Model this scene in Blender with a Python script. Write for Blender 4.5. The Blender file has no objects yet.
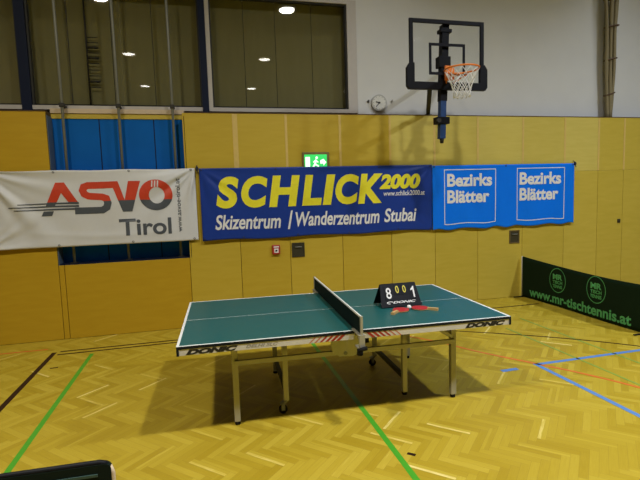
import bpy, bmesh, math, random
from mathutils import Vector, Matrix
random.seed(7)
PI = math.pi
S = bpy.context.scene
COL = S.collection

# ------------------------------------------------------------------ camera
def cam_matrix(yaw, pitch, roll, loc):
    Rm = Matrix.Rotation(yaw, 3, 'Z') @ Matrix.Rotation(pitch, 3, 'X') @ Matrix.Rotation(roll, 3, 'Y')
    r, f, u = Rm.col[0], Rm.col[1], Rm.col[2]
    m = Matrix.Identity(4)
    for i in range(3):
        m[i][0], m[i][1], m[i][2], m[i][3] = r[i], u[i], -f[i], loc[i]
    return m
cd = bpy.data.cameras.new('camera'); cam = bpy.data.objects.new('camera', cd); COL.objects.link(cam)
cd.sensor_fit = 'HORIZONTAL'; cd.sensor_width = 36.0; cd.lens = 467.308 / 640 * 36.0
cd.clip_start = .05; cd.clip_end = 200
cam.matrix_world = cam_matrix(-0.24266, -0.094746, 0.031803, (-1.15219, -4.20508, 1.83211))
S.camera = cam

# ------------------------------------------------------------------ world, exposure, lamp settings
w = bpy.data.worlds.new('night'); S.world = w; w.use_nodes = True
w.node_tree.nodes['Background'].inputs[0].default_value = (.02, .025, .035, 1)
w.node_tree.nodes['Background'].inputs[1].default_value = .3
vs = S.view_settings
vs.view_transform = 'Standard'; vs.look = 'None'; vs.exposure = 0.0; vs.gamma = 1.0; vs.use_curve_mapping = False
# rows by distance from the end wall: (watts, beam spread); each row tuned apart to balance floor and wall brightness
LAMP_ROW = {1.7: (6.0, math.radians(86)), -3.1: (238.0, math.radians(152)), -7.9: (12.0, math.radians(100)), -12.7: (12.0, math.radians(100))}
LAMP_GAIN = {-3.4: .95, 1.4: 1.0, 6.2: 1.34}
LAMP_COL = {-3.4: (1, .92, .72), 1.4: (.99, .98, .96), 6.2: (.90, .98, 1.10)}

# ------------------------------------------------------------------ helpers
def mat(name, col, rough=.6, metal=0.0, var=.10, scale=18.0, spec=.5, emit=None, es=0.0, stretch=(1, 1, 1), bump=0.0, coat=0.0):
    m = bpy.data.materials.new(name); m.use_nodes = True
    t = m.node_tree; b = t.nodes['Principled BSDF']
    b.inputs['Roughness'].default_value = rough; b.inputs['Metallic'].default_value = metal
    b.inputs['Specular IOR Level'].default_value = spec
    b.inputs['Coat Weight'].default_value = coat
    tc = t.nodes.new('ShaderNodeTexCoord'); mp = t.nodes.new('ShaderNodeMapping'); mp.inputs['Scale'].default_value = stretch
    nz = t.nodes.new('ShaderNodeTexNoise'); nz.inputs['Scale'].default_value = scale; nz.inputs['Detail'].default_value = 4
    t.links.new(tc.outputs['Object'], mp.inputs[0]); t.links.new(mp.outputs[0], nz.inputs['Vector'])
    mx = t.nodes.new('ShaderNodeMix'); mx.data_type = 'RGBA'
    mx.inputs['A'].default_value = (*[c * (1 - var) for c in col], 1); mx.inputs['B'].default_value = (*[min(1, c * (1 + var)) for c in col], 1)
    t.links.new(nz.outputs['Fac'], mx.inputs['Factor']); t.links.new(mx.outputs['Result'], b.inputs['Base Color'])
    if bump:
        bp = t.nodes.new('ShaderNodeBump'); bp.inputs['Strength'].default_value = bump; bp.inputs['Distance'].default_value = .01
        t.links.new(nz.outputs['Fac'], bp.inputs['Height']); t.links.new(bp.outputs[0], b.inputs['Normal'])
    if emit:
        b.inputs['Emission Color'].default_value = (*emit, 1); b.inputs['Emission Strength'].default_value = es
    return m

def box(bm, x0, x1, y0, y1, z0, z1, mi=0, bev=0.0):
    vs_ = [bm.verts.new((x, y, z)) for x in (x0, x1) for y in (y0, y1) for z in (z0, z1)]
    fs = []
    for q in ((0, 1, 3, 2), (4, 6, 7, 5), (0, 4, 5, 1), (2, 3, 7, 6), (0, 2, 6, 4), (1, 5, 7, 3)):
        f = bm.faces.new([vs_[i] for i in q]); f.material_index = mi; fs.append(f)
    if bev:
        es = list({e for f in fs for e in f.edges})
        r = bmesh.ops.bevel(bm, geom=es, offset=bev, segments=2, profile=.5, affect='EDGES')
        for f in r['faces']: f.material_index = mi
    return vs_

def frame_of(d):
    d = d.normalized(); a = Vector((0, 0, 1)) if abs(d.z) < .9 else Vector((1, 0, 0))
    u = d.cross(a).normalized(); return u, d.cross(u).normalized()

def tube(bm, pts, r, n=10, mi=0, closed=False, caps=True, smooth=True):
    pts = [Vector(p) for p in pts]; rings = []
    rr = r if isinstance(r, (list, tuple)) else [r] * len(pts)
    N = len(pts)
    u = None
    for i, p in enumerate(pts):
        if closed: d = pts[(i + 1) % N] - pts[i - 1]
        else: d = pts[min(i + 1, N - 1)] - pts[max(i - 1, 0)]
        d.normalize()
        if u is None: u, v = frame_of(d)
        else:
            u = (u - d * u.dot(d)).normalized(); v = d.cross(u).normalized()
        rings.append([bm.verts.new(p + (u * math.cos(2 * PI * k / n) + v * math.sin(2 * PI * k / n)) * rr[i]) for k in range(n)])
    for i in range(N if closed else N - 1):
        a, b = rings[i], rings[(i + 1) % N]
        for k in range(n):
            f = bm.faces.new((a[k], a[(k + 1) % n], b[(k + 1) % n], b[k])); f.smooth = smooth; f.material_index = mi
    if caps and not closed:
        for q in (rings[0][::-1], rings[-1]):
            f = bm.faces.new(q); f.material_index = mi
    return rings

def bar(bm, p, q, wx, wy, mi=0, up=(0, 0, 1)):
    """rectangular bar from p to q"""
    p, q = Vector(p), Vector(q); d = (q - p).normalized(); up = Vector(up)
    if abs(d.dot(up)) > .95: up = Vector((0, 1, 0))
    u = d.cross(up).normalized(); v = u.cross(d).normalized()
    A = [bm.verts.new(e + u * sx * wx / 2 + v * sy * wy / 2) for e in (p, q) for sx, sy in ((-1, -1), (1, -1), (1, 1), (-1, 1))]
    for k in range(4):
        f = bm.faces.new((A[k], A[(k + 1) % 4], A[4 + (k + 1) % 4], A[4 + k])); f.material_index = mi
    for q_ in (A[:4][::-1], A[4:]):
        f = bm.faces.new(q_); f.material_index = mi

def prism(bm, poly, fn, t, mi=0):
    """poly: 2D list; fn(a,b,depth)->3D"""
    lo = [bm.verts.new(fn(a, b, 0)) for a, b in poly]; hi = [bm.verts.new(fn(a, b, t)) for a, b in poly]
    n = len(poly)
    for f in (bm.faces.new(lo[::-1]), bm.faces.new(hi)): f.material_index = mi
    for k in range(n):
        f = bm.faces.new((lo[k], lo[(k + 1) % n], hi[(k + 1) % n], hi[k])); f.material_index = mi

def lathe(bm, prof, cx, cy, n=32, mi=0, smooth=True):
    rings = []
    for r, z in prof:
        rings.append([bm.verts.new((cx + r * math.cos(2 * PI * k / n), cy + r * math.sin(2 * PI * k / n), z)) for k in range(n)] if r > 1e-6 else [bm.verts.new((cx, cy, z))])
    for a, b in zip(rings, rings[1:]):
        for k in range(n):
            k2 = (k + 1) % n
            if len(a) == 1 and len(b) == 1: continue
            if len(a) == 1: f = bm.faces.new((a[0], b[k2], b[k]))
            elif len(b) == 1: f = bm.faces.new((a[k], a[k2], b[0]))
            else: f = bm.faces.new((a[k], a[k2], b[k2], b[k]))
            f.smooth = smooth; f.material_index = mi

def obj(name, bm, mats, parent=None, loc=None, fix=True):
    if fix: bmesh.ops.recalc_face_normals(bm, faces=bm.faces[:])
    me = bpy.data.meshes.new(name); bm.to_mesh(me); bm.free()
    for m in (mats if isinstance(mats, (list, tuple)) else [mats]): me.materials.append(m)
    o = bpy.data.objects.new(name, me); COL.objects.link(o)
    if parent: o.parent = parent
    if loc: o.location = loc
    return o

def tag(o, label, cat, group=None):
    o['label'] = label; o['category'] = cat
    if group: o['group'] = group
    return o
def thing(name, label, cat, loc=(0, 0, 0), rotz=0, group=None):
    o = bpy.data.objects.new(name, None); COL.objects.link(o); o.empty_display_size = .1
    o.location = loc; o.rotation_euler = (0, 0, rotz)
    return tag(o, label, cat, group)
def struct(name, bm, m, parent=None):
    o = obj(name, bm, m, parent)
    if parent is None: o['kind'] = 'structure'
    return o
def copy_tree(o, parent=None):
    c = o.copy(); COL.objects.link(c)
    if parent: c.parent = parent
    for ch in list(o.children): copy_tree(ch, c)
    return c

def text2d(body, x0, x1, y0, y1, shear=0.0, off=0.0, grid=None):
    """built-in font outline as (verts2d, faces), fitted to a rectangle"""
    cu = bpy.data.curves.new('lettering', 'FONT'); cu.body = body; cu.shear = shear; cu.offset = off; cu.resolution_u = 5
    o = bpy.data.objects.new('lettering', cu); COL.objects.link(o)
    dg = bpy.context.evaluated_depsgraph_get(); dg.update()
    me = bpy.data.meshes.new_from_object(o.evaluated_get(dg))
    bpy.data.objects.remove(o); bpy.data.curves.remove(cu)
    bm = bmesh.new(); bm.from_mesh(me); bpy.data.meshes.remove(me)
    xs = [v.co.x for v in bm.verts]; ys = [v.co.y for v in bm.verts]
    ax, bx, ay, by = min(xs), max(xs), min(ys), max(ys)
    for v in bm.verts:
        v.co = Vector((x0 + (v.co.x - ax) / (bx - ax) * (x1 - x0), y0 + (v.co.y - ay) / (by - ay) * (y1 - y0), 0))
    if grid: slice_grid(bm, grid)
    return bm

def slice_grid(bm, g):
    xs = [v.co.x for v in bm.verts]; ys = [v.co.y for v in bm.verts]
    for lo, hi, no in ((min(xs), max(xs), (1, 0, 0)), (min(ys), max(ys), (0, 1, 0))):
        n = int((hi - lo) / g)
        for k in range(1, n + 1):
            c = lo + (hi - lo) * k / (n + 1)
            co = (c, 0, 0) if no[0] else (0, c, 0)
            bmesh.ops.bisect_plane(bm, geom=bm.verts[:] + bm.edges[:] + bm.faces[:], plane_co=co, plane_no=no, dist=1e-5)

def poly2d(polys, grid=None):
    bm = bmesh.new()
    for p in polys:
        bm.faces.new([bm.verts.new((a, b, 0)) for a, b in p])
    bmesh.ops.triangulate(bm, faces=bm.faces[:])
    if grid: slice_grid(bm, grid)
    return bm
def mapped(bm, fn):
    for v in bm.verts: v.co = Vector(fn(v.co.x, v.co.y))
    return bm
def stroke(path, t):
    """thick mitred polyline as quads"""
    P = [Vector(p) for p in path]; L, Rr = [], []
    for i, p in enumerate(P):
        d0 = (p - P[i - 1]).normalized() if i else (P[1] - P[0]).normalized()
        d1 = (P[i + 1] - p).normalized() if i < len(P) - 1 else d0
        n0, n1 = Vector((-d0.y, d0.x)), Vector((-d1.y, d1.x)); m = (n0 + n1).normalized()
        s = t / 2 / max(.4, m.dot(n0)); L.append(p + m * s); Rr.append(p - m * s)
    return [[tuple(L[i]), tuple(L[i + 1]), tuple(Rr[i + 1]), tuple(Rr[i])] for i in range(len(P) - 1)]

# ------------------------------------------------------------------ materials
class NT:
    def __init__(s, t): s.t = t
    def m(s, op, a, b=None, c=None):
        n = s.t.nodes.new('ShaderNodeMath'); n.operation = op
        for i, v in enumerate((a, b, c)):
            if v is None: continue
            if isinstance(v, (int, float)): n.inputs[i].default_value = v
            else: s.t.links.new(v, n.inputs[i])
        return n.outputs[0]
    def mix(s, f, a, b):
        return s.m('ADD', s.m('MULTIPLY', f, a), s.m('MULTIPLY', s.m('SUBTRACT', 1.0, f), b))
    def xyz(s, a, b, c):
        n = s.t.nodes.new('ShaderNodeCombineXYZ')
        for i, v in enumerate((a, b, c)):
            if isinstance(v, (int, float)): n.inputs[i].default_value = v
            else: s.t.links.new(v, n.inputs[i])
        return n.outputs[0]

def parquet():
    m = bpy.data.materials.new('oak_herringbone_parquet'); m.use_nodes = True; t = m.node_tree; N = NT(t)
    b = t.nodes['Principled BSDF']
    tc = t.nodes.new('ShaderNodeTexCoord'); mp = t.nodes.new('ShaderNodeMapping')
    mp.inputs['Rotation'].default_value = (0, 0, PI / 4); W_ = .056; mp.inputs['Scale'].default_value = (1 / W_,) * 3
    t.links.new(tc.outputs['Object'], mp.inputs[0])
    sp = t.nodes.new('ShaderNodeSeparateXYZ'); t.links.new(mp.outputs[0], sp.inputs[0])
    u, v = sp.outputs[0], sp.outputs[1]; n = 6
    i, j = N.m('FLOOR', u), N.m('FLOOR', v)
    k = N.m('FLOORED_MODULO', N.m('SUBTRACT', i, j), 2.0 * n)
    h = N.m('LESS_THAN', k, n - .5)
    hi = N.m('SUBTRACT', i, k); j0 = N.m('SUBTRACT', j, N.m('SUBTRACT', 2.0 * n - 1, k))
    ix, iy = N.mix(h, hi, i), N.mix(h, j, j0)
    al = N.mix(h, N.m('SUBTRACT', u, hi), N.m('SUBTRACT', v, j0)); ac = N.mix(h, N.m('FRACT', v), N.m('FRACT', u))
    wn = t.nodes.new('ShaderNodeTexWhiteNoise'); wn.noise_dimensions = '3D'; t.links.new(N.xyz(ix, iy, h), wn.inputs['Vector'])
    rnd = wn.outputs['Value']
    gz = t.nodes.new('ShaderNodeTexNoise'); gz.inputs['Scale'].default_value = 1.0; gz.inputs['Detail'].default_value = 5
    t.links.new(N.xyz(N.m('MULTIPLY', al, .5), N.m('MULTIPLY', ac, 7.0), N.m('MULTIPLY', rnd, 97.0)), gz.inputs['Vector'])
    sc = t.nodes.new('ShaderNodeSeparateColor'); t.links.new(wn.outputs['Color'], sc.inputs[0])
    glint = N.m('MULTIPLY', N.m('GREATER_THAN', sc.outputs[1], .91), N.m('LESS_THAN', ac, .42))  # glints off scattered blocks, painted in as paler part-width strips
    val = N.m('ADD', N.m('ADD', N.m('MULTIPLY', rnd, .70), N.m('MULTIPLY', glint, .28)), N.m('MULTIPLY', N.m('SUBTRACT', gz.outputs['Fac'], .5), .45))
    cr = t.nodes.new('ShaderNodeValToRGB'); t.links.new(val, cr.inputs[0])
    e = cr.color_ramp.elements
    e[0].position = 0; e[0].color = (.39, .275, .018, 1); e[1].position = 1; e[1].color = (.80, .68, .25, 1)
    for p, c in ((.40, (.455, .335, .028, 1)), (.74, (.515, .39, .042, 1)), (.86, (.62, .49, .095, 1))):
        x = e.new(p); x.color = c
    # thin dark joints
    ed = N.m('MINIMUM', N.m('MINIMUM', ac, N.m('SUBTRACT', 1.0, ac)), N.m('MINIMUM', al, N.m('SUBTRACT', float(n), al)))
    jt = N.m('LESS_THAN', ed, .012)
    mx = t.nodes.new('ShaderNodeMix'); mx.data_type = 'RGBA'; t.links.new(N.m('MULTIPLY', jt, .5), mx.inputs['Factor'])
    t.links.new(cr.outputs[0], mx.inputs['A']); mx.inputs['B'].default_value = (.16, .085, .02, 1)
    t.links.new(mx.outputs['Result'], b.inputs['Base Color'])
    t.links.new(N.m('ADD', .40, N.m('MULTIPLY', rnd, .12)), b.inputs['Roughness'])
    b.inputs['Specular IOR Level'].default_value = .18
    return m

def plywood(name, c0, c1):
    m = bpy.data.materials.new(name); m.use_nodes = True; t = m.node_tree; N = NT(t); b = t.nodes['Principled BSDF']
    tc = t.nodes.new('ShaderNodeTexCoord'); mp = t.nodes.new('ShaderNodeMapping'); mp.inputs['Scale'].default_value = (1.2, 1.2, 7)
    t.links.new(tc.outputs['Object'], mp.inputs[0])
    nz = t.nodes.new('ShaderNodeTexNoise'); nz.inputs['Scale'].default_value = 2.2; nz.inputs['Detail'].default_value = 7; nz.inputs['Distortion'].default_value = .6
    t.links.new(mp.outputs[0], nz.inputs['Vector'])
    oi = t.nodes.new('ShaderNodeObjectInfo')
    val = N.m('ADD', N.m('MULTIPLY', nz.outputs['Fac'], .7), N.m('MULTIPLY', oi.outputs['Random'], .3))
    cr = t.nodes.new('ShaderNodeValToRGB'); t.links.new(val, cr.inputs[0]); e = cr.color_ramp.elements
    e[0].position = .2; e[0].color = (*c0, 1); e[1].position = .85; e[1].color = (*c1, 1)
    t.links.new(cr.outputs[0], b.inputs['Base Color']); b.inputs['Roughness'].default_value = .42
    b.inputs['Specular IOR Level'].default_value = .35
    return m

def glass(name, tint=(1, 1, 1), base=.085):
    m = bpy.data.materials.new(name); m.use_nodes = True; t = m.node_tree; N = NT(t)
    for n in list(t.nodes): t.nodes.remove(n)
    out = t.nodes.new('ShaderNodeOutputMaterial'); mx = t.nodes.new('ShaderNodeMixShader')
    tr = t.nodes.new('ShaderNodeBsdfTransparent'); tr.inputs[0].default_value = (*tint, 1)
    gl = t.nodes.new('ShaderNodeBsdfGlossy'); gl.inputs['Roughness'].default_value = .012
    lw = t.nodes.new('ShaderNodeLayerWeight')
    f = N.m('ADD', base, N.m('MULTIPLY', N.m('POWER', lw.outputs['Facing'], 5.0), .9))
    t.links.new(f, mx.inputs[0]); t.links.new(tr.outputs[0], mx.inputs[1]); t.links.new(gl.outputs[0], mx.inputs[2])
    t.links.new(mx.outputs[0], out.inputs[0])
    return m

M = dict(
    floor=parquet(), ply=plywood('birch_plywood', (.50, .375, .040), (.60, .465, .075)), plyw=plywood('aged_birch_plywood', (.47, .285, .012), (.56, .36, .022)), plym=plywood('warm_birch_plywood', (.50, .345, .026), (.58, .425, .050)), plylit=plywood('lit_birch_plywood', (.56, .45, .085), (.66, .55, .14)),  # last birch is paled, painting in stronger light on the upper right panels
    batten=mat('pale_edge_batten', (.66, .48, .14), .45), gap=mat('dark_joint', (.09, .05, .015), .8),
    plaster=mat('painted_plaster', (.645, .65, .64), .85, var=.04, scale=3, bump=.05),
    ceil=mat('acoustic_ceiling', (.09, .088, .075), .9, scale=4), hall=mat('hall_side_wall', (.11, .085, .04), .8, scale=2),
    winframe=mat('grey_window_frame', (.50, .47, .44), .5, var=.05), navy=mat('navy_steel', (.004, .009, .032), .6, spec=.2),
    blackrub=mat('black_gasket', (.012, .012, .010), .6), sill=mat('cream_sill', (.62, .50, .36), .6),
    blind=mat('olive_blind_fabric', (.20, .185, .078), .9, var=.12, scale=6, stretch=(2, 2, .4)),
    glass=glass('window_glass'), acrylic=glass('clear_backboard', (.97, .98, .98), .004),
    padding=mat('blue_wall_padding', (.002, .115, .46), .7, var=.12, scale=3, spec=.15), jamb=mat('blue_grey_jamb', (.10, .14, .20), .6),
    steel=mat('grey_steel_pole', (.22, .225, .20), .5, .2), galv=mat('grey_painted_steel', (.43, .42, .36), .42, .35),
    darksteel=mat('dark_grey_steel', (.022, .020, .016), .6, .1), rubber=mat('black_rubber', (.007, .007, .007), .8, spec=.2),
    top=mat('blue_green_table_coating', (.012, .100, .102), .36, var=.06, scale=30, spec=.25), white=mat('white_line_paint', (.80, .82, .82), .5, var=.03),
    edge=mat('navy_table_edge', (.005, .009, .015), .5, spec=.25), apron=mat('silver_apron', (.64, .62, .58), .42, .1),
    ink=mat('black_print', (.012, .012, .014), .5), paleink=mat('faded_grey_print', (.30, .285, .27), .5), red=mat('red_print', (.36, .028, .018), .5), pinkred=mat('faded_red_print', (.52, .18, .12), .5),
    net=mat('black_green_net', (.007, .018, .018), .9, var=.3, scale=300, spec=.1), tape=mat('white_net_tape', (.74, .76, .74), .7),
    boardblk=mat('black_plastic', (.006, .007, .011), .55, spec=.2), yellow=mat('yellow_digit', (.66, .58, .06), .5), whiteink=mat('white_print', (.80, .80, .80), .5, var=.04),
    rubberred=mat('red_bat_rubber', (.42, .025, .032), .6, spec=.2), handle=mat('light_wood_handle', (.60, .38, .15), .5, stretch=(1, 8, 8)), ball=mat('white_ball', (.85, .85, .83), .4, var=.02),
    bwhite=mat('white_banner_vinyl', (.665, .68, .71), .5, var=.03), bnavy=mat('navy_banner_vinyl', (.012, .044, .29), .42, var=.08, spec=.25), bblue=mat('bright_blue_banner_vinyl', (.002, .185, .95), .5, var=.05, spec=.15),
    banyellow=mat('yellow_banner_print', (.86, .79, .03), .45), ored=mat('orange_red_print', (.62, .055, .022), .45), slate=mat('slate_grey_print', (.075, .088, .11), .5),
    knot=mat('dark_cord', (.02, .02, .03), .8), eyelet=mat('steel_eyelet', (.05, .05, .06), .4, .6),
    barrier=mat('dark_green_barrier_fabric', (.006, .018, .007), .85, var=.15, spec=.12), green=mat('green_print', (.075, .37, .13), .6), hem=mat('teal_hem', (.035, .085, .085), .6), fgfab=mat('black_green_fabric', (.006, .014, .012), .8, spec=.15),
    orange=mat('orange_rim_steel', (.75, .20, .015), .45), netcord=mat('white_net_cord', (.78, .78, .78), .8),
    hoopblk=mat('black_frame_steel', (.006, .006, .009), .55, spec=.15), bluepole=mat('blue_post_steel', (.015, .050, .17), .5, spec=.3),
    clockcase=mat('grey_clock_case', (.40, .40, .38), .5), clockface=mat('clock_face', (.66, .66, .62), .6),
    exitg=mat('green_exit_sign', (.05, .6, .15), .4, emit=(.04, .85, .16), es=.6), exitw=mat('white_exit_symbol', (.8, .9, .8), .4, emit=(.75, 1, .80), es=1.1), exitbox=mat('bronze_sign_box', (.20, .15, .05), .5),
    fire=mat('red_alarm_box', (.42, .030, .022), .4), plate=mat('dark_pull_plate', (.055, .050, .030), .45, .3), plate2=mat('bronze_pull_plate', (.17, .125, .055), .45, .3),
    rope=mat('tan_grey_rope', (.24, .20, .11), .9, var=.35, scale=80), tie=mat('brown_rope_tie', (.10, .06, .035), .9),
    lgreen=mat('green_court_line', (.065, .36, .022), .4), lthin=mat('thin_green_court_line', (.22, .36, .055), .4), lblack=mat('dark_brown_court_line', (.030, .013, .008), .5, spec=.12),
    lorange=mat('orange_court_line', (.66, .15, .025), .4), lblue=mat('blue_court_line', (.10, .25, .62), .4),
    lampwhite=mat('white_lamp_housing', (.6, .6, .58), .5), lampglow=mat('lamp_diffuser', (.9, .9, .85), .5, emit=(1, .97, .9), es=8),
)

# ------------------------------------------------------------------ the setting
YW = 2.65            # front of the timber wall
YP = 2.95            # plaster and windows stand back above its ledge
ZT = 3.03
XL, XR, YB, ZC = -6.2, 9.2, -17.0, 7.05

bm = bmesh.new(); box(bm, XL, XR, YB, 3.3, -.06, 0); floor = struct('floor', bm, M['floor'])
def line(path, wd, m):
    bm = bmesh.new()
    for q in stroke(path, wd):
        lo = [bm.verts.new((x, y, .0002)) for x, y in q]; hi = [bm.verts.new((x, y, .0012)) for x, y in q]
        bm.faces.new(hi)
        for k in range(4): bm.faces.new((lo[k], lo[(k + 1) % 4], hi[(k + 1) % 4], hi[k]))
    return obj('court_line', bm, m, floor)
def smooth(pts, n=6):
    out = []
    P = [pts[0]] + list(pts) + [pts[-1]]
    for a, b, c, d in zip(P, P[1:], P[2:], P[3:]):
        for k in range(n):
            t = k / n
            out.append(tuple(.5 * (2 * b[i] + (c[i] - a[i]) * t + (2 * a[i] - 5 * b[i] + 4 * c[i] - d[i]) * t * t + (3 * b[i] - a[i] - 3 * c[i] + d[i]) * t ** 3) for i in (0, 1)))
    return out + [pts[-1]]
line([(-3.03, 2.07), (-3.03, -9)], .055, M['lblack'])
line([(-2.97, 2.085), (3.98, 2.085)], .036, M['lblack'])
line([(-2.97, 1.965), (.3, 2.0)], .036, M['lblack'])
line(smooth([(-.4, 2.0), (.9, 1.75), (1.69, 1.38), (2.26, 1.04), (2.97, .55), (3.62, -.04), (4.6, -1.2)]), .030, M['lblack'])
line([(-2.56, 1.87), (-2.56, -9)], .045, M['lgreen'])
line([(.085, 1.87), (.075, -9)], .045, M['lgreen'])
line([(3.15, 1.45), (3.13, -9)], .025, M['lthin'])
line([(2.67, 1.1), (2.65, -9)], .025, M['lthin'])
line(smooth([(1.0, 1.6), (1.5, .96), (1.82, .39), (2.16, -.12), (2.39, -.47), (2.62, -.93), (2.85, -1.6), (2.95, -2.4)]), .035, M['lorange'])
line([(-6, 2.26), (-3.15, 2.24)], .035, M['lorange'])
line([(2.12, -.135), (8.5, -.115)], .05, M['lblue'])
line([(2.145, -.16), (2.10, -8)], .05, M['lblue'])
line([(1.70, -.18), (1.89, -.175)], .055, M['lblue'])
line([(-2.91, 1.47), (-2.83, 1.48)], .03, M['lblack'])
line([(.155, -1.29), (.20, -1.33)], .03, M['lblack'])

# back wall: carcase behind the timber, plaster above, with the niche left open
NX0, NX1, NZ0, NZ1 = -3.06, -1.34, 1.01, 2.985
NYB = 2.86
yb0, yb1 = YW + .03, 3.25
WX1 = 1.295
bm = bmesh.new(); box(bm, WX1, XR, YP, yb1, ZT, ZC); back = struct('wall_back', bm, M['plaster'])
bm = bmesh.new(); box(bm, XL, WX1, YP, yb1, 4.80, ZC); obj('wall_header', bm, M['plaster'], back)
for a in ((XL, NX0, yb0, yb1, 0, ZT), (NX1, XR, yb0, yb1, 0, ZT), (NX0, NX1, yb0, yb1, 0, NZ0), (NX0, NX1, NYB + .02, yb1, NZ0, ZT)):
    bm = bmesh.new(); box(bm, *a); obj('wall_carcase', bm, M['gap'], back)
# ledge on top of the timber wall
bm = bmesh.new()
box(bm, XL, NX0, YW - .004, YP, ZT, ZT + .012); box(bm, NX1, XR, YW - .004, YP, ZT, ZT + .012)
obj('wall_ledge', bm, M['gap'], back)
bm = bmesh.new(); box(bm, NX0, NX1, NYB - .012, YP, NZ1 - .012, ZT + .01); obj('niche_lintel', bm, M['ply'], back)
bm = bmesh.new(); box(bm, NX0, NX1, NYB - .03, YP + .05, ZT + .012, ZT + .072); obj('window_sill', bm, M['sill'], back)
# timber panels
SE = [XL, -4.7, -3.065, -1.37, -.65, .085, .905, 1.71, 2.465, 3.24, 4.09, 4.92, 5.62, 6.17, 7.0, 7.85, 8.6, XR]
def panel(x0, x1, z0, z1, g=.006):
    bm = bmesh.new(); box(bm, x0 + g / 2, x1 - g / 2, YW, YW + .029, z0, z1, 0, .003); return obj('wall_panel', bm, M['plyw'] if x1 < -1.3 and z0 < 2.1 else M['plym'] if x1 < 1.8 else M['plylit'] if x0 > 1.6 and x0 < 5.5 and z0 > 2 else M['ply'], back)
for a, b in zip(SE, SE[1:]):
    if abs(a + 3.065) < .01:
        panel(-2.995, -1.37, .004, NZ0); panel(-3.065, -2.995, .004, NZ0); continue
    if b < -3:
        panel(a, b, .004, ZT); continue
    panel(a, b, .004, 2.1165); panel(a, b, 2.118, ZT)
for x in SE[4:-1]:
    wd = .07 if abs(x + .65) < .01 else .035
    bm = bmesh.new(); box(bm, x - wd / 2, x + wd / 2, YW - .004, YW + .01, 2.12, ZT - .004); obj('panel_batten', bm, M['batten'], back)
# niche lining
bm = bmesh.new(); box(bm, NX0, NX1, NYB, NYB + .02, NZ0, NZ1); obj('niche_padding', bm, M['padding'], back)
bm = bmesh.new()
for x in (-2.47, -1.76): box(bm, x - .006, x + .006, NYB - .003, NYB + .004, NZ0, NZ1)
obj('padding_seam', bm, M['navy'], back)
bm = bmesh.new(); box(bm, NX0, NX0 + .008, YW, NYB, NZ0, NZ1); box(bm, NX1 - .008, NX1, YW, NYB, NZ0, NZ1); obj('niche_jamb', bm, M['jamb'], back)
bm = bmesh.new(); box(bm, NX0, NX1, YW + .004, NYB, NZ0 - .001, NZ0 + .012); obj('niche_ledge', bm, M['navy'], back)

# windows
def window(name, x0, x1, z0, z1, fr=(.06, .06, .05, .06), lead=()):
    l, r, b, t = fr; bm = bmesh.new(); ya, yb = YP - .03, YP + .09
    if l: box(bm, x0, x0 + l, ya, yb, z0, z1)
    if r: box(bm, x1 - r, x1, ya, yb, z0, z1)
    box(bm, x0 + l, x1 - r, ya, yb, z0, z0 + b); box(bm, x0 + l, x1 - r, ya, yb, z1 - t, z1)
    f = struct(name, bm, M['winframe'])
    bm = bmesh.new(); i0, i1, j0, j1 = x0 + l, x1 - r, z0 + b, z1 - t; e = .022
    box(bm, i0, i0 + e, YP - .005, YP + .06, j0, j1); box(bm, i1 - e, i1, YP - .005, YP + .06, j0, j1)
    box(bm, i0 + e, i1 - e, YP - .005, YP + .06, j0, j0 + e * .5); box(bm, i0 + e, i1 - e, YP - .005, YP + .06, j1 - e, j1)
    obj('gasket', bm, M['blackrub'], f)
    bm = bmesh.new(); box(bm, i0 + e * .5, i1 - e * .5, YP + .045, YP + .053, j0 + e * .3, j1 - e * .5); obj('glass', bm, M['glass'], f)
    xs = [i0 - .02] + [x for x in lead if i0 < x < i1] + [i1 + .02]
    for a, c in zip(xs, xs[1:]):
        bm = bmesh.new(); box(bm, a + .004, c - .004, YP + .19, YP + .20, j0 - .05, j1 + .05); obj('blind', bm, M['blind'], f)
    bm = bmesh.new(); box(bm, i0 - .02, i1 + .02, YP + .165, YP + .188, j0 - .04, j0 + .055); obj('blind_rail', bm, M['blackrub'], f)
    return f
ZW0 = ZT + .075
w1 = window('window_1', XL, -3.41, ZW0, 4.80, (.06, 0, .055, .06), (-5.3, -4.4))
w2 = window('window_2', -3.29, -1.075, ZW0, 4.80, (0, 0, .055, .06), (-2.84, -2.28, -1.73))
w3 = window('window_3', -.985, WX1, ZW0, 4.80, (.06, .15, .055, .06), (-.42, .06, .63))
# rail with rungs hanging between glass and blind
bm = bmesh.new(); tube(bm, [(-2.60, YP + .13, ZW0 + .03), (-2.60, YP + .13, 4.75)], .012, 8)
for k, z in enumerate([4.12, 4.05, 3.98, 3.91, 3.84, 3.77, 3.68, 3.60, 3.52, 3.44]):
    r = .016 if k in (2, 4, 8) else .006
    tube(bm, [(-2.60, YP + .13, z), (-2.45, YP + .13, z)], r, 8)
obj('dark_rung_rail', bm, M['blackrub'], w2)
for nm, a, b in (('trim_1', -3.41, -3.29), ('trim_2', -1.075, -.985)):
    bm = bmesh.new(); box(bm, a, b, YP - .045, YP + .12, ZT + .012, 4.80); struct(nm, bm, M['navy'])

# rest of the hall (seen only in reflections)
bm = bmesh.new(); box(bm, XL - .2, XL, YB, 3.25, 0, ZC); struct('wall_left', bm, M['hall'])
bm = bmesh.new(); box(bm, XR, XR + .2, YB, 3.25, 0, ZC); struct('wall_right', bm, M['hall'])
bm = bmesh.new(); box(bm, XL, XR, YB - .2, YB, 0, ZC); struct('wall_front', bm, M['hall'])
bm = bmesh.new(); box(bm, XL, XR, YB, 3.25, ZC, ZC + .2); struct('ceiling', bm, M['ceil'])

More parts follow.
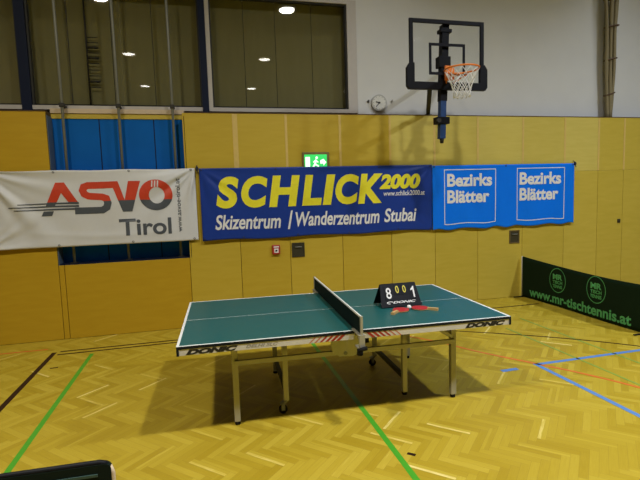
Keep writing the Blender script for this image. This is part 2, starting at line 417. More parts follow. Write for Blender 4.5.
# ceiling lamps on a 4.8 m grid
lamp0 = None
where = {-3.4: 'left', 1.4: 'middle', 6.2: 'right'}
rown = {1.7: 'over the end wall', -3.1: 'over the table and camera', -7.9: 'second behind the camera', -12.7: 'farthest from the windows'}
for lx in (-3.4, 1.4, 6.2):
    for ly in (1.7, -3.1, -7.9, -12.7):
        r = thing('ceiling_light', 'round white ceiling lamp, %s row, %s' % (where[lx], rown[ly]), 'lamp', (lx, ly, ZC), 0, 'round ceiling lamps')
        bm = bmesh.new(); lathe(bm, [(0, 0), (.26, 0), (.27, -.06), (.24, -.07), (.21, -.03), (0, -.03)], 0, 0, 28); obj('housing', bm, M['lampwhite'], r)
        bm = bmesh.new(); lathe(bm, [(0, -.032), (.205, -.032), (.205, -.045), (0, -.045)], 0, 0, 28); obj('diffuser', bm, M['lampglow'], r)
        ld = bpy.data.lights.new('lamp_light', 'AREA'); ld.shape = 'DISK'; ld.size = .38; ld.energy = LAMP_ROW[ly][0] * LAMP_GAIN[lx]; ld.color = LAMP_COL[lx]; ld.spread = LAMP_ROW[ly][1]
        lo = bpy.data.objects.new('lamp_light', ld); COL.objects.link(lo); lo.parent = r; lo.location = (0, 0, -.075)

# ------------------------------------------------------------------ table tennis table
TR = -0.03927
cT, sT = math.cos(TR), math.sin(TR)
def tw(x, y, z): return (cT * x - sT * y, sT * x + cT * y, z)
table = thing('table_tennis_table', 'blue-green table tennis table on grey steel legs in the middle of the parquet', 'table', (0, 0, 0), TR)
L, W, H = 1.37, .7625, .76
for s in (-1, 1):
    bm = bmesh.new()
    xa, xb = (s * .004, s * L) if s > 0 else (s * L, s * .004)
    box(bm, xa, xb, -W, W, H - .022, H)
    for f in bm.faces: f.material_index = 2
    def pat(x0, x1, y0, y1, mi):
        v = [bm.verts.new(p) for p in ((x0, y0, H + .0006), (x1, y0, H + .0006), (x1, y1, H + .0006), (x0, y1, H + .0006))]
        f = bm.faces.new(v); f.material_index = mi
    e = .02
    ex0, ex1 = (xa, xb - e) if s > 0 else (xa + e, xb)
    pat(ex0, ex1, -W + e, -.0025, 0); pat(ex0, ex1, .0025, W - e, 0); pat(ex0, ex1, -.0025, .0025, 1)
    pat(xa, xb, -W, -W + e, 1); pat(xa, xb, W - e, W, 1)
    pat(*((xb - e, xb) if s > 0 else (xa, xa + e)), -W + e, W - e, 1)
    obj('tabletop', bm, [M['top'], M['white'], M['edge']], table, fix=False)
    # apron frame under the half
    bm = bmesh.new(); z0, z1 = .69, H - .022; ya = W - .004
    x_in, x_out = s * .02, s * (L - .004)
    for sy in (-1, 1):
        box(bm, min(x_in, x_out), max(x_in, x_out), min(sy * (ya - .03), sy * ya), max(sy * (ya - .03), sy * ya), z0, z1)
    for xx in (x_out, s * .05):
        box(bm, min(xx, xx - s * .03), max(xx, xx - s * .03), -ya + .03, ya - .03, z0, z1)
    obj('apron', bm, M['apron'], table)
    for sy in (-1, 1):
        bm = bmesh.new(); xo = s * L; xi = s * (L - .018)
        box(bm, min(xo, xi), max(xo, xi), min(sy * (W + .001), sy * (W - .035)), max(sy * (W + .001), sy * (W - .035)), z0 - .002, H - .02)
        obj('corner_cap', bm, M['edge'], table)
yf = -(W - .004) - .0015
def front(x, z): return (x, yf, z)
def lettering(body, x0, x1, z0, z1, m, parent, fn, shear=0, off=0, grid=None, label=None):
    o = obj('lettering', mapped(text2d(body, x0, x1, z0, z1, shear, off, grid), fn), m, parent, fix=False)
    if label: o['label'] = label
    return o
lettering('DONIC', -1.305, -.925, .692, .733, M['ink'], table, front, .35, .07, label='black maker lettering on the table edge')
lettering('DONIC', .945, 1.315, .692, .733, M['ink'], table, front, .35, .07, label='black maker lettering on the table edge')
lettering('DELHI SLC', -.865, -.62, .703, .727, M['paleink'], table, front, .35, .02, label='pale lettering on the table edge')
for s in (-1, 1):
    for k in range(6):
        xx = s * (.085 + k * .047); wd = .030 - k * .0035
        bm = poly2d([[(xx, .692), (xx + s * wd, .692), (xx + s * (wd - .05), .736), (xx - s * .05, .736)]] if False else
                    [[(xx + s * .05, .692), (xx + s * (.05 + wd), .692), (xx + s * wd, .736), (xx, .736)]])
        o = obj('stripe', mapped(bm, front), M['red'] if k < 4 else M['pinkred'], table)
# legs
for s in (-1, 1):
    for sy in (-1, 1):
        lx, ly = s * .95, sy * .525
        bm = bmesh.new(); box(bm, lx - .024, lx + .024, ly - .024, ly + .024, .03, .737, 0, .003); lg = obj('leg', bm, M['galv'], table)
        bm = bmesh.new(); lathe(bm, [(0, 0), (.021, 0), (.024, .006), (.022, .032), (0, .032)], lx, ly, 16); obj('rubber_foot', bm, M['rubber'], lg)
    # long rails and cross rails of each undercarriage
    for sy in (-1, 1):
        bm = bmesh.new(); ly = sy * .525
        box(bm, min(s * .03, s * .95) , max(s * .03, s * .95), ly - .05, ly - .026, .505, .545, 0, .003); obj('side_rail', bm, M['galv'], table)
    bm = bmesh.new(); box(bm, s * .95 - .018, s * .95 + .018, -.50, .50, .56, .60, 0, .003); obj('cross_rail', bm, M['galv'], table)
    # inner legs, foot or swivel caster
    for sy in (-1, 1):
        lx, ly = s * .535, sy * .42; caster = (s * sy > 0)
        zb = .105 if caster else .055
        bm = bmesh.new(); box(bm, lx - .022, lx + .022, ly - .022, ly + .022, zb, .737, 0, .003); lg = obj('leg', bm, M['galv'], table)
        if caster:
            bm = bmesh.new()
            bar(bm, (lx, ly, .108), (lx - .035, ly - .01, .075), .04, .012); bar(bm, (lx - .03, ly - .028, .082), (lx - .03, ly - .028, .03), .03, .004); bar(bm, (lx - .03, ly + .012, .082), (lx - .03, ly + .012, .03), .03, .004)
            bar(bm, (lx, ly - .01, .112), (lx - .055, ly - .01, .085), .05, .006)
            obj('caster_fork', bm, M['steel'], lg)
            bm = bmesh.new(); tube(bm, [(lx - .03, ly - .022, .036), (lx - .03, ly + .006, .036)], .036, 20); obj('wheel', bm, M['rubber'], lg)
        else:
            bm = bmesh.new(); lathe(bm, [(0, .03), (.022, .03), (.026, .04), (.022, .057), (0, .057)], lx, ly, 16); obj('rubber_foot', bm, M['rubber'], lg)
    bm = bmesh.new(); box(bm, s * .535 - .018, s * .535 + .018, -.40, .40, .17, .21, 0, .003); o = obj('crossbar', bm, M['darksteel'], table); o['label'] = 'dark low crossbar between inner legs'
    # diagonal brace at one outer leg of each half
    sy = -s
    bm = bmesh.new(); bar(bm, (s * .73, sy * .60, .69), (s * .93, sy * .545, .56), .03, .025); obj('brace', bm, M['galv'], table)
    bm = bmesh.new(); box(bm, s * .30 - .02, s * .30 + .02, -.70, .70, .693, .735); obj('cross_beam', bm, M['darksteel'], table)
# hinge plates under the net
for sy in (-1, 1):
    yy = sy * .60
    bm = bmesh.new()
    prism(bm, [(-.17, .70), (-.17, .60), (-.155, .54), (-.10, .505), (.02, .50), (.06, .52), (.09, .575), (.09, .70)], lambda a, b, d: (a, yy - .006 + d, b), .012)
    obj('hinge_plate', bm, M['galv'], table)
    bm = bmesh.new(); box(bm, .092, .145, yy - .04, yy + .04, .61, .70, 0, .004); obj('latch', bm, M['rubber'], table)
    bm = bmesh.new(); tube(bm, [(-.05, yy - .012, .53), (-.05, yy + .012, .53)], .016, 14); obj('pivot_bolt', bm, M['steel'], table)

# net
nt = thing('table_tennis_net', 'dark table tennis net with white top tape clamped across the table middle', 'net', tw(0, 0, H), TR)
bm = bmesh.new(); box(bm, -.003, .003, -.905, .905, .008, .14); obj('mesh', bm, M['net'], nt)
bm = bmesh.new(); box(bm, -.006, .006, -.91, .91, .139, .1545, 0, .002); obj('tape', bm, M['tape'], nt)
for sy in (-1, 1):
    bm = bmesh.new(); box(bm, -.010, .010, sy * .915 - .012, sy * .915 + .012, -.035, .155, 0, .003); po = obj('post', bm, M['galv'], nt)
    bm = bmesh.new()
    y0, y1 = sorted((sy * .72, sy * .93)); box(bm, -.028, .028, y0, y1, .002, .012, 0, .002)
    y0, y1 = sorted((sy * .80, sy * .93)); box(bm, -.022, .022, y0, y1, -.115, -.100, 0, .002)
    y0, y1 = sorted((sy * .905, sy * .93)); box(bm, -.022, .022, y0, y1, -.115, .008, 0, .002)
    obj('clamp', bm, M['galv'], po)
    bm = bmesh.new(); tube(bm, [(0, sy * .86, -.15), (0, sy * .86, -.09)], .008, 10); tube(bm, [(0, sy * .86, -.165), (0, sy * .86, -.14)], .024, 14)
    obj('clamp_screw', bm, M['rubber'], po)
    bm = bmesh.new(); tube(bm, [(-.045, sy * .95, -.10), (.03, sy * .95, -.085)], .016, 10); obj('tension_lever', bm, M['rubber'], po)

# ------------------------------------------------------------------ on the table
sb = thing('scoreboard', 'black folding flip scoreboard showing 8 0 0 1 on the right table half', 'scoreboard', tw(.625, -.045, H + .0008), TR + .03)
wb, hb, db = .385, .20, .105
def face(sy):      # leaning panel map: a across, b up the slope, d outward
    Ls = math.hypot(hb, db)
    ny, nz = -sy * 0 - hb / Ls, db / Ls
    def fn(a, b, d):
        y = -db * (1 - b / Ls) + d * (-hb / Ls); z = hb * b / Ls + d * (db / Ls)
        return (a, y if sy < 0 else -y, z + .003)
    return fn, Ls
for sy in (-1, 1):
    fn, Ls = face(sy)
    bm = bmesh.new(); prism(bm, [(-wb / 2 - .012, 0), (wb / 2 + .012, 0), (wb / 2 - .012, Ls), (-wb / 2 + .012, Ls)], fn, .007); obj('panel', bm, M['boardblk'], sb)
fn, Ls = face(-1)
bm = bmesh.new(); tube(bm, [(-wb / 2 + .015, 0, hb + .003), (wb / 2 - .015, 0, hb + .003)], .007, 10); obj('spine', bm, M['boardblk'], sb)
bm = bmesh.new(); prism(bm, [(-wb / 2 - .012, -.001), (wb / 2 + .012, -.001), (wb / 2 + .012, .026), (-wb / 2 - .012, .026)], lambda a, b, d: fn(a, b, d + .007), .006); obj('base_strip', bm, M['boardblk'], sb)
sfront = lambda a, b: fn(a, b, .0125)
for ch, a0, a1, b0, b1, m in (('8', -.136, -.084, .080, .188, 'whiteink'), ('0', -.036, -.002, .130, .202, 'yellow'), ('0', .036, .070, .130, .202, 'yellow'), ('1', .118, .152, .078, .188, 'whiteink')):
    bm = bmesh.new(); prism(bm, [(a0 - .012, b0 - .014), (a1 + .012, b0 - .014), (a1 + .012, min(b1 + .014, Ls - .004)), (a0 - .012, min(b1 + .014, Ls - .004))], lambda a, b, d: fn(a, b, d + .0072), .004)
    card = obj('score_card', bm, M['boardblk'], sb)
    if ch == '1':
        wq = a1 - a0; tb = poly2d([[(a0 + .55 * wq, b0), (a1, b0), (a1, b1), (a0 + .62 * wq, b1), (a0 + .55 * wq, b1 - .01)], [(a0 + .55 * wq, b1 - .01), (a0, b1 - .026), (a0, b1 - .042), (a0 + .55 * wq, b1 - .032)]])
    else: tb = text2d(ch, a0, a1, b0, b1, 0, .012)
    o = obj('digit', mapped(tb, sfront), M[m], card); o['label'] = ('white' if m == 'whiteink' else 'yellow') + ' digit %s' % ch
lettering('DONIC', -.085, .150, .031, .053, M['whiteink'], sb, sfront, .35, .03, label='white lettering under the digits')
ring = [(-.112 + .030 * math.cos(t), .041 + .010 * math.sin(t)) for t in [2 * PI * k / 20 for k in range(16)]]
obj('emblem', mapped(poly2d(stroke(ring, .006)), sfront), M['whiteink'], sb)

def racket(label, px, py, ang):
    r = thing('table_tennis_racket', label, 'racket', tw(px, py, H + .0008), TR + ang, 'rackets on the table')
    # local x runs from the blade to the handle, blade centre at the origin
    out = []
    for k in range(30):
        t = .42 + (2 * PI - .84) * k / 29
        out.append((.079 * math.cos(t), .075 * math.sin(t)))
    out = [(.092, .016)] + out + [(.092, -.016)]
    for nm, z, th, m in (('rubber', .0, .004, 'boardblk'), ('blade', .004, .005, 'handle'), ('rubber', .009, .004, 'rubberred')):
        bm = bmesh.new()
        o2 = out if nm == 'blade' else [(min(a, .076) * .985, b * .985) for a, b in out]
        prism(bm, o2, lambda a, b, d: (a, b, z + d), th); o = obj(nm, bm, M[m], r)
        if nm == 'rubber': o['label'] = ('red' if m == 'rubberred' else 'black') + ' rubber sheet'
    bm = bmesh.new()
    hp = [(.074, .013), (.10, .0125), (.14, .0135), (.17, .017), (.172, .014), (.172, -.014), (.17, -.017), (.14, -.0135), (.10, -.0125), (.074, -.013)]
    prism(bm, hp, lambda a, b, d: (a, b, .0 + d), .022); obj('handle', bm, M['handle'], r)
    return r
racket('red table tennis racket right of the ball, handle pointing right', .755, -.275, math.radians(-42))
racket('red table tennis racket left of the ball, handle pointing left', .565, -.285, math.radians(-137))
bm = bmesh.new(); bmesh.ops.create_uvsphere(bm, u_segments=20, v_segments=14, radius=.021)
for f in bm.faces: f.smooth = True
o = tag(obj('table_tennis_ball', bm, M['ball']), 'small white ball lying between the two red rackets', 'ball'); o.location = tw(.655, -.262, H + .0218)

# ------------------------------------------------------------------ banners
def banner(name, label, x0, x1, z0, z1, m, fold, eyes, sag=lambda u, v: 0.0):
    r = thing(name, label, 'banner', ((x0 + x1) / 2, 2.60, z0), 0, 'vinyl banners on the back wall')
    ox, oz = (x0 + x1) / 2, z0
    def surf(x, z, d=0.0):
        u, v = (x - x0) / (x1 - x0), (z - z0) / (z1 - z0)
        return (x - ox, fold(u, v) - d, z - oz + sag(u, v))
    bm = bmesh.new(); nu, nv = 150, 48
    g = [[bm.verts.new(surf(x0 + (x1 - x0) * i / nu, z0 + (z1 - z0) * j / nv)) for j in range(nv + 1)] for i in range(nu + 1)]
    for i in range(nu):
        for j in range(nv):
            f = bm.faces.new((g[i][j], g[i + 1][j], g[i + 1][j + 1], g[i][j + 1])); f.smooth = True
    sh = obj('sheet', bm, m, r, fix=False)
    so = sh.modifiers.new('thickness', 'SOLIDIFY'); so.thickness = .0015; so.offset = -1
    for ex, ez in eyes:
        bm = bmesh.new(); c = Vector(surf(ex, ez, .002))
        tube(bm, [c + Vector((.011 * math.cos(t), 0, .011 * math.sin(t))) for t in [2 * PI * k / 12 for k in range(12)]], .0035, 6, closed=True)
        obj('eyelet', bm, M['eyelet'], r)
    def on(d=.0035): return lambda x, z: surf(x, z, d)
    return r, on, surf
def crease(u, v, cu, cv, asp, ks, amp, reach):
    dx, dz = (u - cu) * asp, v - cv; rr = math.hypot(dx, dz) + 1e-6; a = math.atan2(dz, dx)
    s = sum(math.sin(k * a + p) * q for k, p, q in ks)
    return amp * s * (rr / .25 if rr < .25 else 1) * math.exp(-max(0, rr - .25) / reach)

# white banner
bx0, bx1, bz0, bz1 = -3.86, -1.235, 1.262, 2.268
KS1 = [(13, .3, 1), (21, 1.2, .6), (7, 2.0, .7)]
def fold1(u, v):
    d = .5 * (crease(u, v, 0, 1, 2.6, KS1, .034, .60) + crease(u, v, 1, 1, 2.6, KS1, .034, .42) + crease(u, v, 0, 0, 2.6, KS1, .018, .40))
    d += .010 * math.sin(u * 9 + 1) * (1 - v) * .6 + .004 * math.sin(u * 31 + v * 4) * (1 - v) ** 2
    d += .006 * math.exp(-((v - .28 + .16 * math.sin(u * 2.6)) / .04) ** 2) * math.sin(u * 3.1)
    return -d
b1, on1, surf1 = banner('banner', 'white banner with red and grey club logo hanging across the blue niche', bx0, bx1, bz0, bz1, M['bwhite'], fold1,
    [(x, z) for x in (-3.80, -3.02, -2.10, -1.29) for z in (2.245, 1.285)], lambda u, v: -.008 * math.sin(u * PI * 3) ** 2 * v)
GR = .05
def zc(X, Y): return (-3.008 + (X - 283) * .00248, 2.11 - (Y - 108) * .00241)
def logo(polys):
    out = [[zc(*p) for p in q] for q in polys]
    bm = bmesh.new()
    for p in out:
        f = bm.faces.new([bm.verts.new((a, b, 0)) for a, b in p])
        f.normal_update()
        if f.normal.z < 0: f.normal_flip()
    bmesh.ops.triangulate(bm, faces=bm.faces[:])
    sp = zc(0, 214)[1]
    bmesh.ops.bisect_plane(bm, geom=bm.verts[:] + bm.edges[:] + bm.faces[:], plane_co=(0, sp, 0), plane_no=(0, 1, 0), dist=1e-5)
    slice_grid(bm, GR)
    for f in bm.faces: f.material_index = 0 if f.calc_center_median().y > sp else 1
    return obj('logo_letter', mapped(bm, on1()), [M['ored'], M['slate']], b1, fix=False)
logo([[(228, 236), (283, 108), (325, 108), (308, 165)], [(308, 165), (325, 108), (392, 226), (346, 226)], [(228, 236), (308, 165), (272, 236)], [(205, 288), (217, 262), (266, 262), (255, 288)]])
logo(stroke([(590, 125), (440, 125), (420, 133), (413, 152), (420, 172), (440, 184), (505, 190), (527, 199), (534, 225), (527, 250), (505, 264), (368, 264)], 37))
logo([[(552, 108), (590, 108), (620, 212), (607, 278)], [(620, 212), (655, 278), (607, 278)], [(620, 212), (643, 108), (705, 108), (655, 278)]])
def ringq(cx, cy, ro, ri, c2x, c2y, n=40):
    q = []
    for k in range(n):
        a, b = 2 * PI * k / n, 2 * PI * (k + 1) / n
        q.append([(cx + ro[0] * math.cos(a), cy + ro[1] * math.sin(a)), (cx + ro[0] * math.cos(b), cy + ro[1] * math.sin(b)), (c2x + ri[0] * math.cos(b), c2y + ri[1] * math.sin(b)), (c2x + ri[0] * math.cos(a), c2y + ri[1] * math.sin(a))])
    return q
logo(ringq(783, 188, (88, 88), (41, 47), 787, 190))
for xx in (766, 781, 796):
    bm = poly2d([[zc(*p) for p in ((xx - 3, 106), (xx + 4, 106), (xx + 1, 142), (xx - 6, 142))]], .03)
    obj('logo_slot', mapped(bm, on1(.0055)), M['bwhite'], b1)
for yy, xa in ((221, 100), (237, 55), (253, 80)):
    bm = poly2d([[zc(xa, yy + 2), zc(390, yy + 5.5), zc(390, yy - 5.5), zc(xa, yy - 2)]], GR)
    obj('logo_streak', mapped(bm, on1(.005)), M['slate'], b1)
lettering('Tirol', -2.265, -1.588, 1.370, 1.600, M['slate'], b1, on1(), 0, .022, GR)
bm = text2d('www.asvoe-tirol.at', 0, .74, 0, .062, 0, .012, GR)
obj('lettering', mapped(bm, lambda a, b: on1()(-1.448 - b, 1.395 + a)), M['slate'], b1, fix=False)

# navy banner
nx0, nx1, nz0, nz1 = -1.178, 2.392, 1.245, 2.262
KS2 = [(11, .8, 1), (19, .2, .5), (5, 1.0, .6)]
def fold2(u, v):
    d = .45 * (crease(u, v, 0, 1, 3.5, KS2, .016, .45) + crease(u, v, 1, 1, 3.5, KS2, .014, .5) + crease(u, v, 1, 0, 3.5, KS2, .005, .3))
    d += .012 * math.sin(u * 17 + .5) * (1 - v) ** 2 + .005 * math.sin(u * 40) * (1 - v) ** 3
    return -d
b2, on2, surf2 = banner('banner', 'navy blue banner with large yellow and white lettering under the exit sign', nx0, nx1, nz0, nz1, M['bnavy'], fold2,
    [(-1.15, 2.238), (-.10, 2.238), (.70, 2.238), (1.5, 2.238), (2.36, 2.238), (-1.15, 1.27), (-.6, 1.27), (.2, 1.27), (1.0, 1.27), (1.8, 1.27), (2.36, 1.27)], lambda u, v: (.012 * math.sin(u * 17) - .006) * (1 - v) ** 3)
for ch, a, b in (('S', -.965, -.640), ('C', -.610, -.225), ('H', -.215, .255), ('L', .275, .580), ('I', .590, .800), ('C', .795, 1.170), ('K', 1.150, 1.560)):
    lettering(ch, a, b, 1.690, 2.142, M['banyellow'], b2, on2(), .16, .05, GR, 'yellow letter')
lettering('2000', 1.500, 2.185, 1.898, 2.128, M['banyellow'], b2, on2(.006), .22, .055, GR, 'yellow lettering')
lettering('www.schlick2000.at', 1.565, 2.262, 1.795, 1.872, M['whiteink'], b2, on2(), .1, .012, GR, 'white lettering')
for s_, a, b in (('Skizentrum', -.995, -.05), ('Wanderzentrum', .170, 1.492), ('Stubai', 1.568, 2.118)):
    lettering(s_, a, b, 1.385, 1.600, M['whiteink'], b2, on2(), .2, .022, GR, 'white lettering')
obj('lettering', mapped(poly2d([[(.048, 1.362), (.078, 1.362), (.132, 1.628), (.104, 1.628)]], GR), on2()), M['whiteink'], b2)

# bright blue banner
cx0, cx1, cz0, cz1 = 2.398, 5.075, 1.222, 2.246
def fold3(u, v):
    d = .35 * (crease(u, v, 1, 1, 2.6, KS2, .007, .3) + crease(u, v, 0, 1, 2.6, KS2, .005, .3))
    d += .010 * math.sin(u * 26 + .5) * (1 - v) ** 3 + .004 * math.sin(u * 55) * (1 - v) ** 4
    return -d
b3, on3, surf3 = banner('banner', 'bright blue banner with two white outlined squares of lettering right of the navy banner', cx0, cx1, cz0, cz1, M['bblue'], fold3,
    [(2.43, 2.225), (3.73, 2.225), (5.04, 2.225)], lambda u, v: .014 * math.sin(u * 34 + math.sin(u * 13)) * (1 - v) ** 6)
for sx, (ax, ay, az, aw) in enumerate(((2.602, 3.542, 1.303, 2.182), (3.938, 4.880, 1.308, 2.184))):
    t = .012
    for q in ([(ax, az), (ay, az), (ay, az + t), (ax, az + t)], [(ax, aw - t), (ay, aw - t), (ay, aw), (ax, aw)], [(ax, az + t), (ax + t, az + t), (ax + t, aw - t), (ax, aw - t)], [(ay - t, az + t), (ay, az + t), (ay, aw - t), (ay - t, aw - t)]):
        obj('square_outline', mapped(poly2d([q], GR), on3()), M['whiteink'], b3)
    k = ax - 2.602
    lettering('Bezirks', 2.655 + k, 3.470 + k, 1.905, 2.112, M['whiteink'], b3, on3(), 0, .034, GR)
    lettering('Blätter', 2.655 + k, 3.420 + k, 1.640, 1.850, M['whiteink'], b3, on3(), 0, .034, GR)
# cord knots at the banner corners
for x, z, lab in ((-1.205, 2.255, 'dark cord knot between the white and navy banner corners'), (5.085, 2.240, 'dark cord knot at upper right corner of bright blue banner')):
    bm = bmesh.new(); bmesh.ops.create_icosphere(bm, subdivisions=2, radius=.026)
    for v in bm.verts: v.co.z *= 1.3; v.co.y *= .8
    tube(bm, [(0, .0, .02), (.0, .03, .045), (0, .046, .05)], .007, 6); tube(bm, [(0, -.01, -.02), (.012, -.012, -.06)], .006, 6)
    o = tag(obj('cord_knot', bm, M['knot']), lab, 'cord', 'banner corner knots'); o.location = (x, 2.597, z)

# ------------------------------------------------------------------ barriers
rb = thing('court_barrier', 'dark green fabric court barrier with green lettering along the right side', 'barrier', (4.055, 0, 0))
def rbtop(y): t = 2.6 - y; return .70 - .095 * t + .0247 * t * t
def rbx(y, z): return .02 * math.sin((2.6 - y) * 2.2) + .03 * max(0, (.9 - y)) ** 1.5
bm = bmesh.new(); nu, nv = 60, 10; ya, yz = 2.585, .30
g = [[bm.verts.new((rbx(ya + (yz - ya) * i / nu, 0), ya + (yz - ya) * i / nu, .012 + (rbtop(ya + (yz - ya) * i / nu) - .012) * j / nv)) for j in range(nv + 1)] for i in range(nu + 1)]
for i in range(nu):
    for j in range(nv):
        f = bm.faces.new((g[i][j], g[i + 1][j], g[i + 1][j + 1], g[i][j + 1])); f.smooth = True
sh = obj('fabric', bm, M['barrier'], rb); so = sh.modifiers.new('thickness', 'SOLIDIFY'); so.thickness = .02; so.offset = 0
onb = lambda a, b: (rbx(2.6 - a, b) - .0135, 2.6 - a, b)
lettering('www.mr-tischtennis.at', .195, 2.13, .055, .205, M['green'], rb, onb, 0, .028, .05, 'green lettering')
for cy in (.815, 1.565):
    rg = [(cy + .165 * math.cos(t), .42 + .185 * math.sin(t)) for t in [2 * PI * k / 40 for k in range(41)]]
    obj('logo_ring', mapped(poly2d(stroke(rg, .010)), onb), M['green'], rb)
    lettering('MR', cy - .10, cy + .10, .43, .515, M['green'], rb, onb, 0, .05)
    lettering('TISCH', cy - .10, cy + .10, .365, .415, M['green'], rb, onb, 0, .03)
    lettering('TENNIS', cy - .10, cy + .10, .300, .350, M['green'], rb, onb, 0, .03)
for y in (2.592, .30):
    bm = bmesh.new(); tube(bm, [(rbx(y, 0), y, .012), (rbx(y, 0), y, rbtop(y))], .013, 10); po = obj('end_post', bm, M['tape'], rb); po['label'] = 'pale end post'
    bm = bmesh.new(); bar(bm, (-.16 + rbx(y, 0), y, .008), (.16 + rbx(y, 0), y, .008), .025, .014); obj('foot', bm, M['rubber'], po)

fb = thing('court_barrier', 'black-green court barrier with rounded corner at lower left front', 'barrier', (-1.605, -2.05, 0), math.radians(-1.5))
# local x runs left from the right-hand end
bm = bmesh.new(); Lb = 2.33; zt = .682; rc = .025
prof = [(-Lb, .015), (-.004, .015), (-.004, zt - rc)] + [(-.004 - rc + rc * math.cos(t), zt - rc + rc * math.sin(t)) for t in [PI / 2 * k / 6 for k in range(1, 7)]] + [(-Lb + rc, zt), (-Lb, zt - rc)]
prism(bm, prof, lambda a, b, d: (a, -.014 + d, b), .028); obj('fabric', bm, M['fgfab'], fb)
bm = bmesh.new(); box(bm, -Lb + .03, -.06, -.0185, -.0135, zt - .052, zt - .040); o = obj('hem', bm, M['hem'], fb); o['label'] = 'thin teal hem line'
bm = bmesh.new(); tube(bm, [(-Lb + .04, 0, zt + .004), (-.05, 0, zt + .004), (-.02, 0, zt - .006)], .012, 10); obj('top_tube', bm, M['boardblk'], fb)
bm = bmesh.new(); tube(bm, [(-.002, 0, .01), (-.002, 0, zt - .05), (-.012, 0, zt - .018)], .012, 10); o = obj('end_post', bm, M['sill'], fb); o['label'] = 'pale end post'
for x in (-.03, -Lb + .03):
    bm = bmesh.new(); bar(bm, (x, -.16, .008), (x, .16, .008), .025, .014); obj('foot', bm, M['rubber'], fb)

# ------------------------------------------------------------------ basketball hoop
YH = 1.50
hp = thing('basketball_hoop', 'basketball backboard with orange rim and blue-black post on the back wall', 'basketball hoop', (2.05, YH, 3.16))
def hb_box(nm, rects, y0, y1, m, parent=hp, bev=.004):
    bm = bmesh.new()
    for x0, x1, z0, z1 in rects: box(bm, x0, x1, y0, y1, z0, z1, 0, bev)
    return obj(nm, bm, m, parent)
Wb, Zb = .535, .885
hb_box('backboard', [(-Wb + .01, Wb - .01, .06, Zb - .01)], -.006, .006, M['acrylic'], bev=0)
hb_box('board_frame', [(-Wb, -Wb + .05, .10, Zb), (Wb - .05, Wb, .10, Zb), (-Wb + .05, Wb - .05, Zb - .05, Zb)], -.016, .016, M['hoopblk'])
bm = bmesh.new()
pd = [(-Wb - .045, .04), (-Wb - .015, .0), (Wb + .015, .0), (Wb + .045, .04), (Wb + .045, .27), (Wb + .005, .33), (Wb - .06, .33), (Wb - .06, .095), (-Wb + .06, .095), (-Wb + .06, .33), (-Wb - .005, .33), (-Wb - .045, .27)]
prism(bm, pd, lambda a, b, d: (a, -.028 + d, b), .05); obj('edge_padding', bm, M['hoopblk'], hp)
q0, q1, r0, r1, t = -.265, .255, .19, .59, .035
hb_box('target_square', [(q0, q0 + t, r0, r1), (q1 - t, q1, r0, r1), (q0 + t, q1 - t, r1 - t, r1), (q0 + t, q1 - t, r0, r0 + t)], -.0145, -.007, M['hoopblk'], bev=0)
# post behind the board
bm = bmesh.new(); bar(bm, (-.032, .075, -.13), (.005, .075, .845), .095, .09); obj('post', bm, M['hoopblk'], hp)
for z in (.745,):
    hb_box('post_clamp', [(-.075, .085, z, z + .045)], .02, .13, M['hoopblk'])
hb_box('slide_block', [(-.10, .065, .30, .44)], .018, .13, M['hoopblk'])
bm = bmesh.new(); bar(bm, (-.048, .073, -.62), (-.032, .073, -.10), .080, .08); lp = obj('lower_post', bm, M['bluepole'], hp); lp['label'] = 'blue lower post'
bm = bmesh.new(); tube(bm, [(-.046, .07, -.68), (-.045, .07, -.60)], [.022, .034], 12); obj('post_tip', bm, M['darksteel'], lp)
hb_box('height_clamp', [(-.135, .045, -.43, -.34)], .015, .135, M['hoopblk'])
bm = bmesh.new(); tube(bm, [(-.11, .01, -.385), (-.11, .04, -.385)], .03, 12); obj('clamp_knob', bm, M['darksteel'], hp)
# arms back to the wall
pw = YP - YH
bm = bmesh.new(); bar(bm, (.452, pw - .01, -.10), (-.235, .03, .04), .060, .05); obj('wall_arm', bm, M['hoopblk'], hp)
bm = bmesh.new(); bar(bm, (.74, pw - .01, .62), (-.01, .11, .42), .05, .05); obj('wall_arm', bm, M['hoopblk'], hp)
bm = bmesh.new(); box(bm, .40, .52, pw - .02, pw, -.112, -.06, 0, .004); box(bm, .68, .80, pw - .02, pw, .56, .70, 0, .004); obj('wall_bracket', bm, M['hoopblk'], hp)
# rim, mount plate and net
rz, ry = .165, -.42
rad = .205
mnt = hb_box('rim_mount', [(-.055, .075, .115, .30)], -.055, -.028, M['orange'])
bm = bmesh.new(); RC = Vector((-.025, ry + .02, rz))
tube(bm, [RC + Vector((rad * math.cos(t), rad * math.sin(t), 0)) for t in [2 * PI * k / 40 for k in range(40)]], .0105, 10, closed=True); rim = obj('rim', bm, M['orange'], hp)
bm = bmesh.new()
prism(bm, [(-.055, -.05), (.075, -.05), (.085, -.235), (-.135, -.235)], lambda a, b, d: (a, b, rz - .012 + d), .012)
for sx in (-1, 1): bar(bm, (sx * .05 + .01, -.05, rz - .085), (sx * .15, ry + .165, rz - .012), .014, .014)
obj('rim_bracket', bm, M['orange'], rim)
bm = bmesh.new(); nS = 12
lev = [(rad, -.008), (.175, -.07), (.148, -.13), (.125, -.19), (.108, -.25), (.098, -.30), (.100, -.34)]
for k in range(nS):
    for dr in (1, -1):
        pts = []
        for i, (r_, z_) in enumerate(lev):
            a = 2 * PI * (k + dr * i * .5) / nS
            pts.append(RC + Vector((r_ * math.cos(a), r_ * math.sin(a), z_)))
        tube(bm, pts, .0040, 5)
obj('net', bm, M['netcord'], hp)

